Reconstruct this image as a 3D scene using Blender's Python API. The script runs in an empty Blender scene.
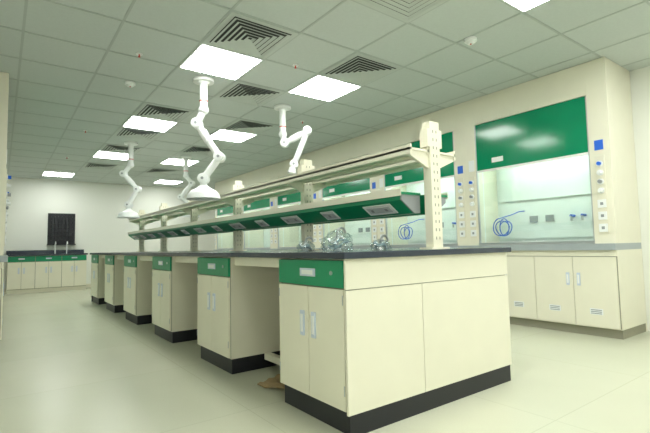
import bpy, bmesh, math, random
from mathutils import Vector, Matrix, noise as mnoise
random.seed(3)
scene=bpy.context.scene
try:
    scene.view_settings.view_transform='Standard'
except Exception: pass

# ---------------- materials ----------------
def mat(name,col,rough=.5,metal=0,noise=.03,scale=6,spec=.5,emit=None,es=0,bump=0,trans=0):
    m=bpy.data.materials.new(name); m.use_nodes=True
    nt=m.node_tree; b=nt.nodes['Principled BSDF']
    b.inputs['Roughness'].default_value=rough; b.inputs['Metallic'].default_value=metal
    b.inputs['Specular IOR Level'].default_value=spec
    b.inputs['Transmission Weight'].default_value=trans
    tc=nt.nodes.new('ShaderNodeTexCoord'); n=nt.nodes.new('ShaderNodeTexNoise'); n.inputs['Scale'].default_value=scale
    nt.links.new(tc.outputs['Object'],n.inputs['Vector'])
    mx=nt.nodes.new('ShaderNodeMix'); mx.data_type='RGBA'
    a=[max(0,c*(1-noise)) for c in col]; d=[min(1,c*(1+noise)) for c in col]
    mx.inputs[6].default_value=(*a,1); mx.inputs[7].default_value=(*d,1)
    nt.links.new(n.outputs['Fac'],mx.inputs[0]); nt.links.new(mx.outputs[2],b.inputs['Base Color'])
    if bump:
        bp=nt.nodes.new('ShaderNodeBump'); bp.inputs['Strength'].default_value=bump
        nt.links.new(n.outputs['Fac'],bp.inputs['Height']); nt.links.new(bp.outputs['Normal'],b.inputs['Normal'])
    if emit:
        b.inputs['Emission Color'].default_value=(*emit,1); b.inputs['Emission Strength'].default_value=es
    return m
CREAM=mat('cream_powdercoat',(.82,.79,.65),.35)
CREAM2=mat('cream_panel',(.78,.75,.615),.4)
SEAM=mat('seam_shadow_gap',(.30,.29,.22),.8)
GREEN=mat('green_laminate',(.0,.26,.115),.3)
GREENG=mat('green_sash_gloss',(.0,.26,.12),.12)
DARK=mat('black_kick',(.012,.013,.018),.45)
TOP=mat('epoxy_counter',(.035,.045,.065),.22,noise=.2,scale=80)
STEEL=mat('brushed_steel',(.55,.57,.58),.35,.8)
WORK=mat('hood_worktop',(.36,.40,.42),.35)
WHITE=mat('white_plastic',(.86,.88,.87),.35)
HANDLE=mat('handle_silver_plastic',(.6,.67,.78),.3)
LINER=mat('hood_liner',(.86,.90,.87),.4)
WALL=mat('painted_wall',(.81,.82,.76),.6,noise=.02,scale=2)
CEIL=mat('ceiling_tile',(.59,.64,.62),.9,noise=.05,scale=50)
TBAR=mat('ceiling_tbar',(.46,.51,.49),.5)
VENTM=mat('diffuser_metal',(.55,.60,.57),.5)
VDARK=mat('diffuser_dark',(.05,.055,.055),.8)
RED=mat('red_plastic',(.6,.04,.03),.4)
BLUE=mat('blue_plastic',(.02,.14,.7),.4)
CARD=mat('cardboard',(.35,.25,.13),.9,noise=.2,bump=.3)
LAMP=mat('light_diffuser',(.9,.9,.9),.5,emit=(.97,1,.955),es=18.5)
TUBEL=mat('hood_tube_light',(.9,.9,.9),.5,emit=(.88,1,.94),es=20)
TUBM=mat('pale_grey_tubing',(.42,.54,.58),.25)
GREY=mat('grey_plastic',(.3,.32,.33),.5)
LABEL=mat('socket_face',(.58,.61,.62),.4)
def thin(name,col,base,gain,rough):
    m=bpy.data.materials.new(name); m.use_nodes=True; nt=m.node_tree; nt.nodes.clear(); N=nt.nodes.new
    o=N('ShaderNodeOutputMaterial'); t=N('ShaderNodeBsdfTransparent'); t.inputs[0].default_value=(*col,1)
    g=N('ShaderNodeBsdfGlossy'); g.inputs['Roughness'].default_value=rough
    lw=N('ShaderNodeLayerWeight'); p=N('ShaderNodeMath'); p.operation='POWER'; p.inputs[1].default_value=4
    q=N('ShaderNodeMath'); q.operation='MULTIPLY_ADD'; q.inputs[1].default_value=gain; q.inputs[2].default_value=base
    nt.links.new(lw.outputs['Facing'],p.inputs[0]); nt.links.new(p.outputs[0],q.inputs[0])
    x=N('ShaderNodeMixShader'); nt.links.new(q.outputs[0],x.inputs[0]); nt.links.new(t.outputs[0],x.inputs[1]); nt.links.new(g.outputs[0],x.inputs[2]); nt.links.new(x.outputs[0],o.inputs[0])
    return m
GLASS=thin('clear_glass',(.96,.99,.97),.05,.5,.03)
PLAST=thin('clear_polythene',(.90,.95,.96),.16,.5,.18)
def floormat():
    m=mat('vinyl_floor',(.58,.585,.455),.27,noise=.05,scale=1.5,spec=.45)
    nt=m.node_tree; b=nt.nodes['Principled BSDF']; mx=b.inputs['Base Color'].links[0].from_socket
    tc=nt.nodes.new('ShaderNodeTexCoord'); br=nt.nodes.new('ShaderNodeTexBrick'); br.offset=0
    br.inputs['Scale'].default_value=1; br.inputs['Brick Width'].default_value=1.2; br.inputs['Row Height'].default_value=1.2
    br.inputs['Mortar Size'].default_value=.003; br.inputs['Color1'].default_value=(1,1,1,1); br.inputs['Color2'].default_value=(.97,.98,.97,1); br.inputs['Mortar'].default_value=(.86,.86,.84,1)
    nt.links.new(tc.outputs['Object'],br.inputs['Vector'])
    n=nt.nodes.new('ShaderNodeTexNoise'); n.inputs['Scale'].default_value=200
    nt.links.new(tc.outputs['Object'],n.inputs['Vector'])
    r=nt.nodes.new('ShaderNodeMapRange'); r.inputs[3].default_value=.88; r.inputs[4].default_value=1.1; nt.links.new(n.outputs['Fac'],r.inputs[0])
    m1=nt.nodes.new('ShaderNodeMix'); m1.data_type='RGBA'; m1.blend_type='MULTIPLY'; m1.inputs[0].default_value=1
    nt.links.new(mx,m1.inputs[6]); nt.links.new(br.outputs['Color'],m1.inputs[7])
    m2=nt.nodes.new('ShaderNodeMix'); m2.data_type='RGBA'; m2.blend_type='MULTIPLY'; m2.inputs[0].default_value=1
    nt.links.new(m1.outputs[2],m2.inputs[6]); nt.links.new(r.outputs[0],m2.inputs[7]); nt.links.new(m2.outputs[2],b.inputs['Base Color'])
    return m
FLOOR=floormat()

# ---------------- mesh builder ----------------
class MB:
    def __init__(s): s.bm=bmesh.new(); s.mats=[]
    def mi(s,m):
        if m not in s.mats: s.mats.append(m)
        return s.mats.index(m)
    def box(s,x0,x1,y0,y1,z0,z1,m):
        v=[s.bm.verts.new((x,y,z)) for x in(x0,x1) for y in(y0,y1) for z in(z0,z1)]
        i=s.mi(m)
        for q in((0,1,3,2),(4,6,7,5),(0,4,5,1),(2,3,7,6),(0,2,6,4),(1,5,7,3)):
            f=s.bm.faces.new([v[k] for k in q]); f.material_index=i
    def prism(s,poly,y0,y1,m): # poly in xz
        a=[s.bm.verts.new((x,y0,z)) for x,z in poly]; b=[s.bm.verts.new((x,y1,z)) for x,z in poly]; i=s.mi(m); n=len(poly)
        fs=[s.bm.faces.new(a),s.bm.faces.new(b[::-1])]
        for k in range(n): fs.append(s.bm.faces.new([a[k],b[k],b[(k+1)%n],a[(k+1)%n]]))
        for f in fs: f.material_index=i
    def plate(s,c0,nrm,d,o0,o1,hw,hh,m):
        vs=[]
        for off in(o0,o1):
            for sy,sd_ in((-1,-1),(1,-1),(1,1),(-1,1)):
                vs.append(s.bm.verts.new(c0+nrm*off+Vector((0,sy*hw,0))+d*sd_*hh))
        mi=s.mi(m)
        for q in((0,1,2,3),(4,7,6,5),(0,4,5,1),(1,5,6,2),(2,6,7,3),(3,7,4,0)):
            s.bm.faces.new([vs[k] for k in q]).material_index=mi
    def cyl(s,p0,p1,r0,m,r1=None,n=16,cap=True):
        p0=Vector(p0);p1=Vector(p1); r1=r0 if r1 is None else r1
        d=(p1-p0).normalized(); a=d.orthogonal().normalized(); b=d.cross(a); i=s.mi(m)
        A=[];B=[]
        for k in range(n):
            t=2*math.pi*k/n; o=a*math.cos(t)+b*math.sin(t)
            A.append(s.bm.verts.new(p0+o*r0)); B.append(s.bm.verts.new(p1+o*r1))
        for k in range(n):
            f=s.bm.faces.new([A[k],A[(k+1)%n],B[(k+1)%n],B[k]]); f.material_index=i; f.smooth=True
        if cap:
            f=s.bm.faces.new([s.bm.verts.new(v.co) for v in A[::-1]]); f.material_index=i
            f=s.bm.faces.new([s.bm.verts.new(v.co) for v in B]); f.material_index=i
    def sph(s,p,r,m,seg=14):
        g=bmesh.ops.create_uvsphere(s.bm,u_segments=seg,v_segments=seg//2+1,radius=r,matrix=Matrix.Translation(p)); i=s.mi(m)
        for v in g['verts']:
            for f in v.link_faces: f.material_index=i; f.smooth=True
    def tube(s,pts,r,m,n=8):
        for a,b in zip(pts[:-1],pts[1:]): s.cyl(a,b,r,m,n=n)
    def mesh(s,name):
        bmesh.ops.recalc_face_normals(s.bm,faces=s.bm.faces)
        me=bpy.data.meshes.new(name); s.bm.to_mesh(me); s.bm.free()
        for m in s.mats: me.materials.append(m)
        return me
    def obj(s,name,loc=(0,0,0),rot=0,bevel=0,parent=None):
        return place(name,s.mesh(name),loc,rot,bevel,parent)
def place(name,me,loc=(0,0,0),rot=0,bevel=0,parent=None):
    o=bpy.data.objects.new(name,me); bpy.context.collection.objects.link(o); o.location=loc; o.rotation_euler=(0,0,rot)
    if bevel:
        b=o.modifiers.new('bev','BEVEL'); b.width=bevel; b.segments=2; b.limit_method='ANGLE'; b.angle_limit=math.radians(50)
    if parent: o.parent=parent
    return o
def simple(name,x0,x1,y0,y1,z0,z1,m,bevel=0):
    b=MB(); b.box(x0,x1,y0,y1,z0,z1,m); return b.obj(name,bevel=bevel)

H=2.79
XL,XR,YB,YF=-.68,5.47,-3.0,12.97
simple('floor',XL-.1,XR+.1,YB-.1,YF+.1,-.1,0,FLOOR)
simple('wall_left',XL-.1,XL,YB,YF,0,H,WALL)
simple('wall_right',XR,XR+.1,YB,YF,0,H,WALL)
simple('wall_far',XL-.1,XR+.1,YF,YF+.1,0,H,WALL)
simple('wall_near',XL-.1,XR+.1,YB-.1,YB,0,H,WALL)
TX=.64; CX0=1.71; TY=.64; CY0=3.98
c=MB(); c.box(XL-.1,XR+.1,YB-.1,YF+.1,H,H+.1,CEIL)
x=CX0-TX/2-TX*3
while x<XR:
    if x>XL: c.box(x-.010,x+.010,YB,YF,H-.004,H,TBAR)
    x+=TX
y=CY0-TY/2-TY*10
while y<YF:
    if y>YB: c.box(XL,XR,y-.010,y+.010,H-.0045,H,TBAR)
    y+=TY
c.obj('ceiling')
simple('baseboard_far',XL,XR,YF-.015,YF,0,.1,CREAM2)
simple('baseboard_near',XL,XR,YB,YB+.015,0,.1,CREAM2)
simple('baseboard_right',XR-.015,XR,YB+.02,1.6,0,.1,CREAM2)

# ---------------- ceiling fixtures ----------------
b=MB(); b.box(-.31,.31,-.31,.31,-.006,-.001,WHITE); b.box(-.295,.295,-.295,.295,-.009,-.006,LAMP); LM=b.mesh('ceiling_light_panel')
c1,c2=CX0,CX0+2*TX
r1,r2,r3=CY0,CY0+4*TY,CY0+8*TY
for p in [(c1,r1),(c2,r1),(c1,r2),(c2,r2),(c1,r3),(c2,r3),(CX0-TX,11.98),(CX0+3*TX,11.98),
          (c1,1.42),(c2,1.42),(CX0+4*TX,.78),(CX0-2*TX,.14),(c1,-1.14),(CX0+3*TX,-1.14),(CX0-2*TX,-1.78),(c2,-.50)]:  # this row is out of view, some panels added to brighten from behind
    place('ceiling_light_panel',LM,(p[0],p[1],H-.004))
def vent_mesh():
    b=MB()
    b.box(-.31,.31,-.31,.31,-.006,-.001,VENTM)
    b.box(-.265,.265,-.265,.265,-.0075,-.006,VDARK)
    for k in range(6):
        r=.262-.044*k; t=.026
        for ang in range(4):
            M=Matrix.Rotation(ang*math.pi/2,3,'Z')
            P=[(-r,-r,-.018),(r,-r,-.018),(r-t,-r+t,-.008),(-r+t,-r+t,-.008)]
            lo=[b.bm.verts.new(M@Vector(p)) for p in P]; hi=[b.bm.verts.new(M@(Vector(p)+Vector((0,0,.002)))) for p in P]
            i=b.mi(VENTM)
            for f in (lo,hi[::-1]): b.bm.faces.new(f).material_index=i
            for q in range(4): b.bm.faces.new([lo[q],hi[q],hi[(q+1)%4],lo[(q+1)%4]]).material_index=i
    return b.mesh('air_diffuser')
VM=vent_mesh()
for p in [(c1,r1-TY),(c2,r1-TY),(CX0+TX,r1+TY),(c1,r2-TY),(c2,r2-TY),(c1,r2+TY),(c2,r2+2*TY),(c1,r3-TY),(c1,r3+2*TY),(c2,r3+2*TY),(CX0+TX,r1-3*TY)]:
    place('air_diffuser',VM,(p[0],p[1],H-.004))
b=MB(); b.cyl((0,0,0),(0,0,-.025),.055,WHITE); b.cyl((0,0,-.025),(0,0,-.045),.04,WHITE,r1=.03); b.sph((0,0,-.045),.008,RED)
sd=b.obj('smoke_detector',(3.35,2.25,H-.004))
place('smoke_detector',sd.data,(1.1,5.0,H-.004))
b=MB(); b.cyl((0,0,0),(0,0,-.008),.03,WHITE); b.cyl((0,0,-.008),(0,0,-.030),.006,RED); b.cyl((0,0,-.030),(0,0,-.033),.012,RED)
sp=b.obj('sprinkler_head',(2.35,3.6,H-.004))
for p in [(1.0,4.2),(2.35,6.2),(3.5,5.2),(1.0,7.4),(3.5,8.0),(1.0,9.7)]: place('sprinkler_head',sp.data,(p[0],p[1],H-.004))

# ---------------- island bench ----------------
BX0,BX1,BY0,BY1=1.40,2.87,1.715,9.35
CABS=[1.715,3.12,4.54,5.96,7.34,8.68]; CW=.66; mid=(BX0+BX1)/2
b=MB()
def S(x,side): return x if side==0 else BX0+BX1-x
def sbox(side,x0,x1,y0,y1,z0,z1,m):
    a,c_=S(x0,side),S(x1,side); b.box(min(a,c_),max(a,c_),y0,y1,z0,z1,m)
b.box(mid-.02,mid+.02,BY0+.1,BY1-.02,.05,.885,CREAM2)
for side in (0,1):
    for i,y in enumerate(CABS):
        y1=y+CW; y0=y+.018 if i==0 else y
        sbox(side,BX0+.02,mid-.05,y0,y1,.115,.885,CREAM)
        sbox(side,BX0+.03,mid-.06,y0+.012,y1-.005 ,0,.115,DARK)
        sbox(side,BX0+.015,BX0+.03,y0+.004,y1-.004,.125,.88,SEAM)
        g=.005
        sbox(side,BX0,BX0+.018,y0+g,y1-g,.735,.875,GREEN)
        sbox(side,BX0,BX0+.018,y0+g,(y0+y1)/2-.003,.125,.727,CREAM)
        sbox(side,BX0,BX0+.018,(y0+y1)/2+.003,y1-g,.125,.727,CREAM)
        cy=(y0+y1)/2
        for s2 in(-1,1):
            h0=cy+s2*.055
            sbox(side,BX0-.008,BX0,h0-.02,h0+.02,.45,.59,HANDLE)
            sbox(side,BX0-.011,BX0-.008,h0-.011,h0+.011,.47,.57,WHITE)
        sbox(side,BX0-.004,BX0,cy-.075,cy+.075,.785,.83,HANDLE)
        sbox(side,BX0-.006,BX0-.004,cy-.055,cy+.055,.795,.82,WHITE)
        b.cyl((S(BX0,side),y0+.1,.81),(S(BX0-.006,side),y0+.1,.81),.011,STEEL,n=10)
        for z in(.2,.65):
            for yy in (y0+.006,y1-.012): sbox(side,BX0-.004,BX0+.01,yy,yy+.006,z,z+.05,STEEL)
    for i in range(5):
        ya=CABS[i]+CW; yb=CABS[i+1]
        sbox(side,BX0+.05,BX0+.08,ya,yb,.82,.885,CREAM)
        sbox(side,BX0+.30,BX0+.35,ya,yb,.07,.12,CREAM)
        sbox(side,mid-.05,mid-.02,ya,yb,.05,.885,CREAM2)
b.box(BX0+.01,BX1-.01,BY0+.012,BY0+.018,.11,.885,SEAM)
sx=1.97
b.box(BX0,BX1,BY0,BY0+.015,.729,.885,CREAM)
b.box(BX0,sx-.002,BY0,BY0+.015,.11,.7245,CREAM)
b.box(sx+.002,BX1,BY0,BY0+.015,.11,.7245,CREAM)
b.box(BX0+.012,BX1-.012,BY0+.006,BY0+.03,0,.11,DARK)
b.box(BX0,BX1,BY1-.015,BY1,.11,.885,CREAM)
b.box(BX0+.012,BX1-.012,BY1-.03,BY1-.006,0,.11,DARK)
bench=b.obj('lab_island_bench',bevel=.0015)
b=MB(); b.box(BX0-.025,BX1+.025,BY0-.025,BY1+.025,.885,.92,TOP)
b.obj('countertop',bevel=.004,parent=bench)

# ---------------- reagent rack ----------------
b=MB(); mid=2.2
PY=[1.80,3.22,4.64,6.06,7.48,8.92]; UZ=1.53
for y in PY:
    b.box(mid-.045,mid+.045,y-.03,y+.03,.92,1.73,CREAM)
    b.box(mid-.085,mid+.085,y-.05,y+.05,.92,.932,CREAM)
    for k in range(14):
        z=.98+k*.052
        for dx in(-.016,.016): b.box(mid+dx-.003,mid+dx+.003,y-.0315,y-.0295,z,z+.018,SEAM)
    for s in(-1,1):
        b.prism([(mid+s*.045,UZ-.10),(mid+s*.215,UZ-.03),(mid+s*.215,UZ-.001),(mid+s*.045,UZ-.001)],y-.012,y+.012,CREAM)
        b.box(min(mid+s*.045,mid+s*.07),max(mid+s*.045,mid+s*.07),y-.03,y+.03,UZ+.034,1.68,CREAM)
for s in(-1,1):
    e=mid+s*.22; i=mid+s*.046
    b.box(min(e,i),max(e,i),1.78,9.02,UZ,UZ+.014,CREAM)
    e2=mid+s*.205
    b.box(min(e,e2),max(e,e2),1.78,9.02,UZ-.025,UZ+.035,CREAM)
    i2=mid+s*.06
    b.box(min(i,i2),max(i,i2),1.78,9.02,UZ-.02,UZ+.03,CREAM)
    P=[(mid+s*.215,1.265),(mid+s*.215,1.23),(mid+s*.10,1.15),(mid+s*.046,1.15),(mid+s*.046,1.265)]
    b.prism(P,1.88,9.02,GREEN)
    b.prism(P,1.868,1.88,GREY)
    b.box(min(mid+s*.225,mid+s*.046),max(mid+s*.225,mid+s*.046),1.86,9.03,1.265,1.279,GREEN)
    b.box(min(mid+s*.228,mid+s*.225),max(mid+s*.228,mid+s*.225),1.86,9.03,1.255,1.30,CREAM)
    d=Vector((-.115*s,0,-.08)).normalized(); nrm=Vector((s*.08,0,-.115)).normalized()
    for j in range(13):
        y=2.12+j*.55
        c0=Vector((mid+s*.1575,y,1.19)); big=j%2==0
        hw=.13 if big else .08
        b.plate(c0,nrm,d,-.001,.006,hw,.048,WHITE)
        b.plate(c0,nrm,d,.005,.009,hw*.82,.028,LABEL)
        for q in ((-.5,.5) if big else (0,)):
            b.plate(c0+Vector((0,q*hw,0)),nrm,d,.008,.011,.012,.012,GREY)
b.obj('reagent_rack')

# polythene-wrapped taps and tubing on counter
def bag(name,loc,sz,seed):
    rnd=random.Random(seed)
    b=MB()
    for c_ in range(3):
        pts=[]; ph0=rnd.random()*6; tilt=rnd.uniform(-.5,.5); ox=rnd.uniform(-.2,.2)*sz[0]
        for k in range(41):
            t=k/40*2*math.pi*1.9+ph0; rr=sz[0]*(.85-.12*c_)
            px=math.cos(t)*rr+ox; py=math.sin(t)*rr*.9
            pts.append(Vector((px,py,max(.01,sz[2]*(.55+.25*c_)+tilt*px+.012*math.sin(3*t)))))
        b.tube(pts,.006,TUBM if c_<2 else WHITE,n=6)
    b.cyl((0,0,0),(0,0,.02),.022,WHITE); b.cyl((0,0,.02),(0,0,sz[2]*1.5),.009,STEEL)
    g=[(0,0,sz[2]*1.5)]+[(.035-.035*math.cos(a),-.0,sz[2]*1.5+.035*math.sin(a)) for a in [k*math.pi/8 for k in range(1,9)]]
    b.tube([Vector(p) for p in g],.008,STEEL,n=8)
    b.cyl((-.03,0,.03),(.03,0,.03),.01,TUBM)
    o=b.obj(name,loc)
    bm=bmesh.new(); bmesh.ops.create_icosphere(bm,subdivisions=4,radius=1)
    for v in bm.verts:
        n=mnoise.noise(v.co*2.2+Vector((seed,0,0)))*.3+abs(mnoise.noise(v.co*5+Vector((0,seed,0))))*.4
        v.co*= (1.1+n); v.co.x*=sz[0]; v.co.y*=sz[1]; v.co.z*=sz[2]
        v.co.z=max(v.co.z,-sz[2]*.5)
        v.co.z+=sz[2]*.5+.001
    me=bpy.data.meshes.new('polythene_bag'); bm.to_mesh(me); bm.free(); me.materials.append(PLAST)
    place('polythene_bag',me,parent=o)
    return o
bag('wrapped_tap_and_tubing',(1.83,2.32,.92),(.085,.085,.08),1)
bag('wrapped_tap_and_tubing',(2.02,2.1,.92),(.05,.06,.04),4)
bag('wrapped_tap_and_tubing',(1.86,2.75,.92),(.055,.055,.045),7)

# cardboard scrap
bm=bmesh.new()
bmesh.ops.create_grid(bm,x_segments=8,y_segments=8,size=.13)
for v in bm.verts: v.co.z=.012+.02*abs(math.sin(v.co.x*30+v.co.y*12))
me=bpy.data.meshes.new('cardboard_scrap'); bm.to_mesh(me); bm.free(); me.materials.append(CARD)
o=place('cardboard_scrap',me,(1.60,2.66,0),.4); s_=o.modifiers.new('s','SOLIDIFY'); s_.thickness=.006

# ---------------- fume hoods ----------------
W=1.64; D=.65; HT=H-.006
b=MB()
b.box(.02,D,0,W,.09,.86,CREAM); b.box(.05,D,.01,W-.01,0,.09,SEAM)
b.box(.012,.02,.006,W-.006,.10,.85,SEAM)
b.box(0,.018,.0,W,.80,.86,CREAM)
dw=(W-.02)/4
for k in range(4):
    y0=.01+k*dw+.003; y1=.01+(k+1)*dw-.003
    b.box(0,.016,y0,y1,.10,.793,CREAM)
    hy=y1-.05 if k%2==0 else y0+.05
    b.box(-.008,0,hy-.016,hy+.016,.5,.63,HANDLE); b.box(-.011,-.008,hy-.009,hy+.009,.52,.61,WHITE)
    cy=(y0+y1)/2
    b.box(-.003,0,cy-.06,cy+.06,.22,.28,WHITE)
    for q in range(3): b.box(-.005,-.003,cy-.05,cy+.05,.228+q*.017,.236+q*.017,GREY)
b.box(-.03,D,-.0,W,.86,.925,WORK)
b.box(.14,D,0,.035,.925,HT,CREAM); b.box(.14,D,W-.035,W,.925,HT,CREAM)
ya,yb=.19,W-.13
b.box(.005,.14,.0,ya,.925,HT,CREAM); b.box(.005,.14,yb,W,.925,HT,CREAM)
b.box(.14,.16,.035,ya,.925,2.08,LINER); b.box(.14,.16,yb,W-.035,.925,2.08,LINER)
b.box(.005,.03,ya,yb,2.445,HT,CREAM)
b.box(.03,D,.035,W-.035,HT-.05,HT-.001,CREAM)
b.box(D-.04,D,.035,W-.035,.925,HT-.05,LINER)
b.box(.055,D-.04,.035,W-.035,2.08,2.11,LINER)
b.box(D-.07,D-.055,.1,W-.1,1.0,1.45,LINER); b.box(D-.07,D-.055,.1,W-.1,1.49,2.0,LINER)
b.box(.2,.28,.3,W-.3,2.05,2.08,TUBEL)
b.box(.014,.03,ya+.012,yb-.012,1.86,2.44,GREENG)
b.box(.008,.036,ya+.012,yb-.012,1.835,1.859,WHITE)
for y in(ya,yb-.012): b.box(.008,.04,y,y+.012,.955,2.44,STEEL)
b.box(.010,.0135,ya+.95,ya+1.1,1.93,1.99,WHITE)
b.box(.045,.05,ya+.001,yb-.001,.97,2.06,GLASS)
b.box(.0,.06,ya,yb,.926,.955,STEEL)
for y in(.1,W-.065):
    b.box(-.002,.005,y-.045,y+.045,1.02,1.80,CREAM2)
    for j,(z,m) in enumerate([(1.72,BLUE),(1.63,WHITE),(1.54,GREY),(1.45,WHITE)]):
        b.cyl((-.002,y,z),(-.012,y,z),.03,WHITE,n=14); b.cyl((-.012,y,z),(-.04,y,z),.018,m,n=12)
    for z in(1.08,1.20,1.32):
        b.box(-.012,-.002,y-.038,y+.038,z-.04,z+.04,WHITE); b.box(-.014,-.012,y-.014,y+.014,z-.014,z+.014,GREY)
b.box(0,.005,.06,.14,1.86,1.96,BLUE)
b.box(0,.005,W-.11,W-.03,1.86,2.0,WHITE)
for y in(.5,.62): 
    b.cyl((D-.07,y,1.25),(D-.16,y,1.25),.015,BLUE,n=10); b.cyl((D-.15,y,1.25),(D-.15,y,1.19),.012,STEEL,n=10)
for y in(.9,1.1): b.box(D-.085,D-.07,y-.05,y+.05,1.2,1.28,GREY)
HX=4.78; HY=1.71
first=b.obj('fume_hood',(HX,HY,0),bevel=.0015)
hs=[first]
for k in range(1,6): hs.append(place('fume_hood',first.data,(HX,HY+W*k,0),bevel=.0015))
for k in range(3): place('fume_hood',first.data,(.035,5.4+W*(k+1),0),math.pi,bevel=.0015)
b=MB(); pts=[]
for k in range(80):
    t=k/79*2*math.pi*3.2
    pts.append((.20+.002*k, W-.30+(.085+.02*math.sin(k*.09))*math.sin(t), 1.14+(.10+.015*math.cos(k*.13))*math.cos(t)))
b.tube(pts,.006,BLUE,n=6)
b.tube([(D-.07,W-.42,1.35),(D-.2,W-.42,1.34),(D-.3,W-.38,1.30),pts[0]],.006,BLUE,n=6)
ho=b.obj('coiled_hose',parent=hs[0])
place('coiled_hose',ho.data,parent=hs[1])
simple('trim_hood_filler',HX+D,XR-.001,HY+.01,HY+.05,0,HT,CREAM)

# ---------------- far wall cabinets ----------------
b=MB(); fy=12.3; fx0,fx1=.14,1.74
b.box(fx0,fx1,fy+.02,YF-.02,.09,.87,CREAM2); b.box(fx0,fx1,fy+.05,YF-.02,0,.09,CREAM2)
b.box(fx0+.005,fx1-.005,fy+.012,fy+.02,.1,.865,SEAM)
n=3; w=(fx1-fx0)/n
for k in range(n):
    x0=fx0+k*w+.005; x1=x0+w-.01; cx=(x0+x1)/2
    b.box(x0,x1,fy,fy+.016,.735,.86,GREEN)
    b.box(x0,cx-.003,fy,fy+.016,.11,.725,CREAM); b.box(cx+.003,x1,fy,fy+.016,.11,.725,CREAM)
    for s in(-1,1): b.box(cx+s*.05-.014,cx+s*.05+.014,fy-.008,fy,.46,.6,HANDLE)
    b.box(cx-.06,cx+.06,fy-.005,fy,.785,.82,HANDLE)
b.box(fx0-.02,fx1+.02,fy-.02,YF-.02,.87,.905,TOP)
b.box(fx0-.02,fx1+.02,YF-.05,YF-.02,.905,1.0,TOP)
for cx in (1.1,1.35):
    b.cyl((cx,12.75,.905),(cx,12.75,1.15),.012,WHITE,n=10)
    b.tube([(cx,12.75,1.15),(cx,12.70,1.2),(cx,12.62,1.2),(cx,12.57,1.14)],.01,WHITE)
b.obj('wall_bench_with_sink')
b=MB(); b.box(.95,1.55,YF-.03,YF-.002,1.15,1.93,DARK)
for i in range(7):
    for j in range(7): b.cyl((1.02+i*.077,YF-.03,1.23+j*.1),(1.02+i*.077,YF-.13,1.255+j*.1),.008,DARK,n=8)
b.box(.94,1.56,YF-.12,YF-.01,1.12,1.15,DARK)
b.obj('drying_pegboard')

# ---------------- extraction arms ----------------
R=Vector((.798,-.603,0))
def arm(base,l):
    b=MB()
    b.cyl((0,0,0),(0,0,-.03),.11,WHITE,n=28); b.cyl((0,0,-.03),(0,0,-.05),.07,WHITE,r1=.05,n=28)
    def pt(o,z): return Vector((R.x*o,R.y*o,z-base[2]))
    p1=pt(0,l['drop'])
    b.cyl((0,0,-.03),p1,.042,WHITE,n=24)
    b.cyl(p1+Vector((0,0,.10)),p1+Vector((0,0,.09)),.046,RED,n=24)
    js=[p1]+[pt(o,z) for o,z in l['j']]
    side=Vector((.603,.798,0))
    b.sph(p1,.055,WHITE,20)
    for k,(a,c_) in enumerate(zip(js[:-1],js[1:])):
        b.cyl(a,c_,.038,WHITE,n=24)
        dd=(c_-a).normalized()
        if k==1: b.cyl(a+dd*.10,a+dd*.24,.046,WHITE,n=24)
        b.cyl(c_-side*.05,c_+side*.05,.055,WHITE,n=28); b.cyl(c_-side*.06,c_-side*.05,.04,WHITE,n=24); b.cyl(c_-side*.066,c_-side*.06,.015,GREY,n=12)
    e=js[-1]
    if l['dome']:
        r=l['dome']
        b.cyl(e,e+Vector((0,0,-.075)),.036,WHITE,n=24)
        prof=[(.036,-.07),(.06,-.09),(r*.45,-.105),(r*.75,-.13),(r*.93,-.165),(r,-.20),(r*1.03,-.22)]
        for (ra,za),(rb,zb) in zip(prof[:-1],prof[1:]):
            b.cyl(e+Vector((0,0,za)),e+Vector((0,0,zb)),ra,WHITE,r1=rb,n=32,cap=False)
        b.cyl(e+Vector((0,0,-.2)),e+Vector((0,0,-.195)),r*.97,WHITE,n=32)
    else:
        b.cyl(e,e+Vector((-.03,0,-.08)),.036,WHITE,r1=.05,n=24)
        b.cyl(e+Vector((-.03,0,-.08)),e+Vector((-.035,0,-.12)),.055,WHITE,n=24)
    return b.obj('fume_extraction_arm',base)
arm((1.73,4.48,H-.004),{'drop':2.45,'j':[(-.07,2.30),(.17,1.93),(-.0,1.70)],'dome':.175})
arm((2.92,4.80,H-.004),{'drop':2.42,'j':[(.02,2.30),(.32,2.46),(.14,2.02)],'dome':0})
arm((1.75,7.85,H-.004),{'drop':2.40,'j':[(-.12,2.25),(.12,1.98),(-.03,1.72)],'dome':.17})
arm((2.92,8.5,H-.004),{'drop':2.40,'j':[(.12,2.25),(-.1,1.98),(.1,1.8)],'dome':.16})

w=bpy.data.worlds.new('world'); scene.world=w; w.use_nodes=True
w.node_tree.nodes['Background'].inputs[0].default_value=(.8,.9,.85,1); w.node_tree.nodes['Background'].inputs[1].default_value=.3

# ---------------- camera ----------------
th=math.radians(36.7); ph=math.radians(3.94); ro=.02
f=Vector((math.sin(th)*math.cos(ph),math.cos(th)*math.cos(ph),math.sin(ph)))
r0=Vector((math.cos(th),-math.sin(th),0)); u0=r0.cross(f)
r=r0*math.cos(ro)-u0*math.sin(ro); u=u0*math.cos(ro)+r0*math.sin(ro)
M=Matrix((( r.x,u.x,-f.x,0),(r.y,u.y,-f.y,0),(r.z,u.z,-f.z,.95),(0,0,0,1)))
cd=bpy.data.cameras.new('camera'); cd.lens=24.15; cd.sensor_width=36; cd.clip_start=.05
co=bpy.data.objects.new('camera',cd); bpy.context.collection.objects.link(co); co.matrix_world=M
scene.camera=co
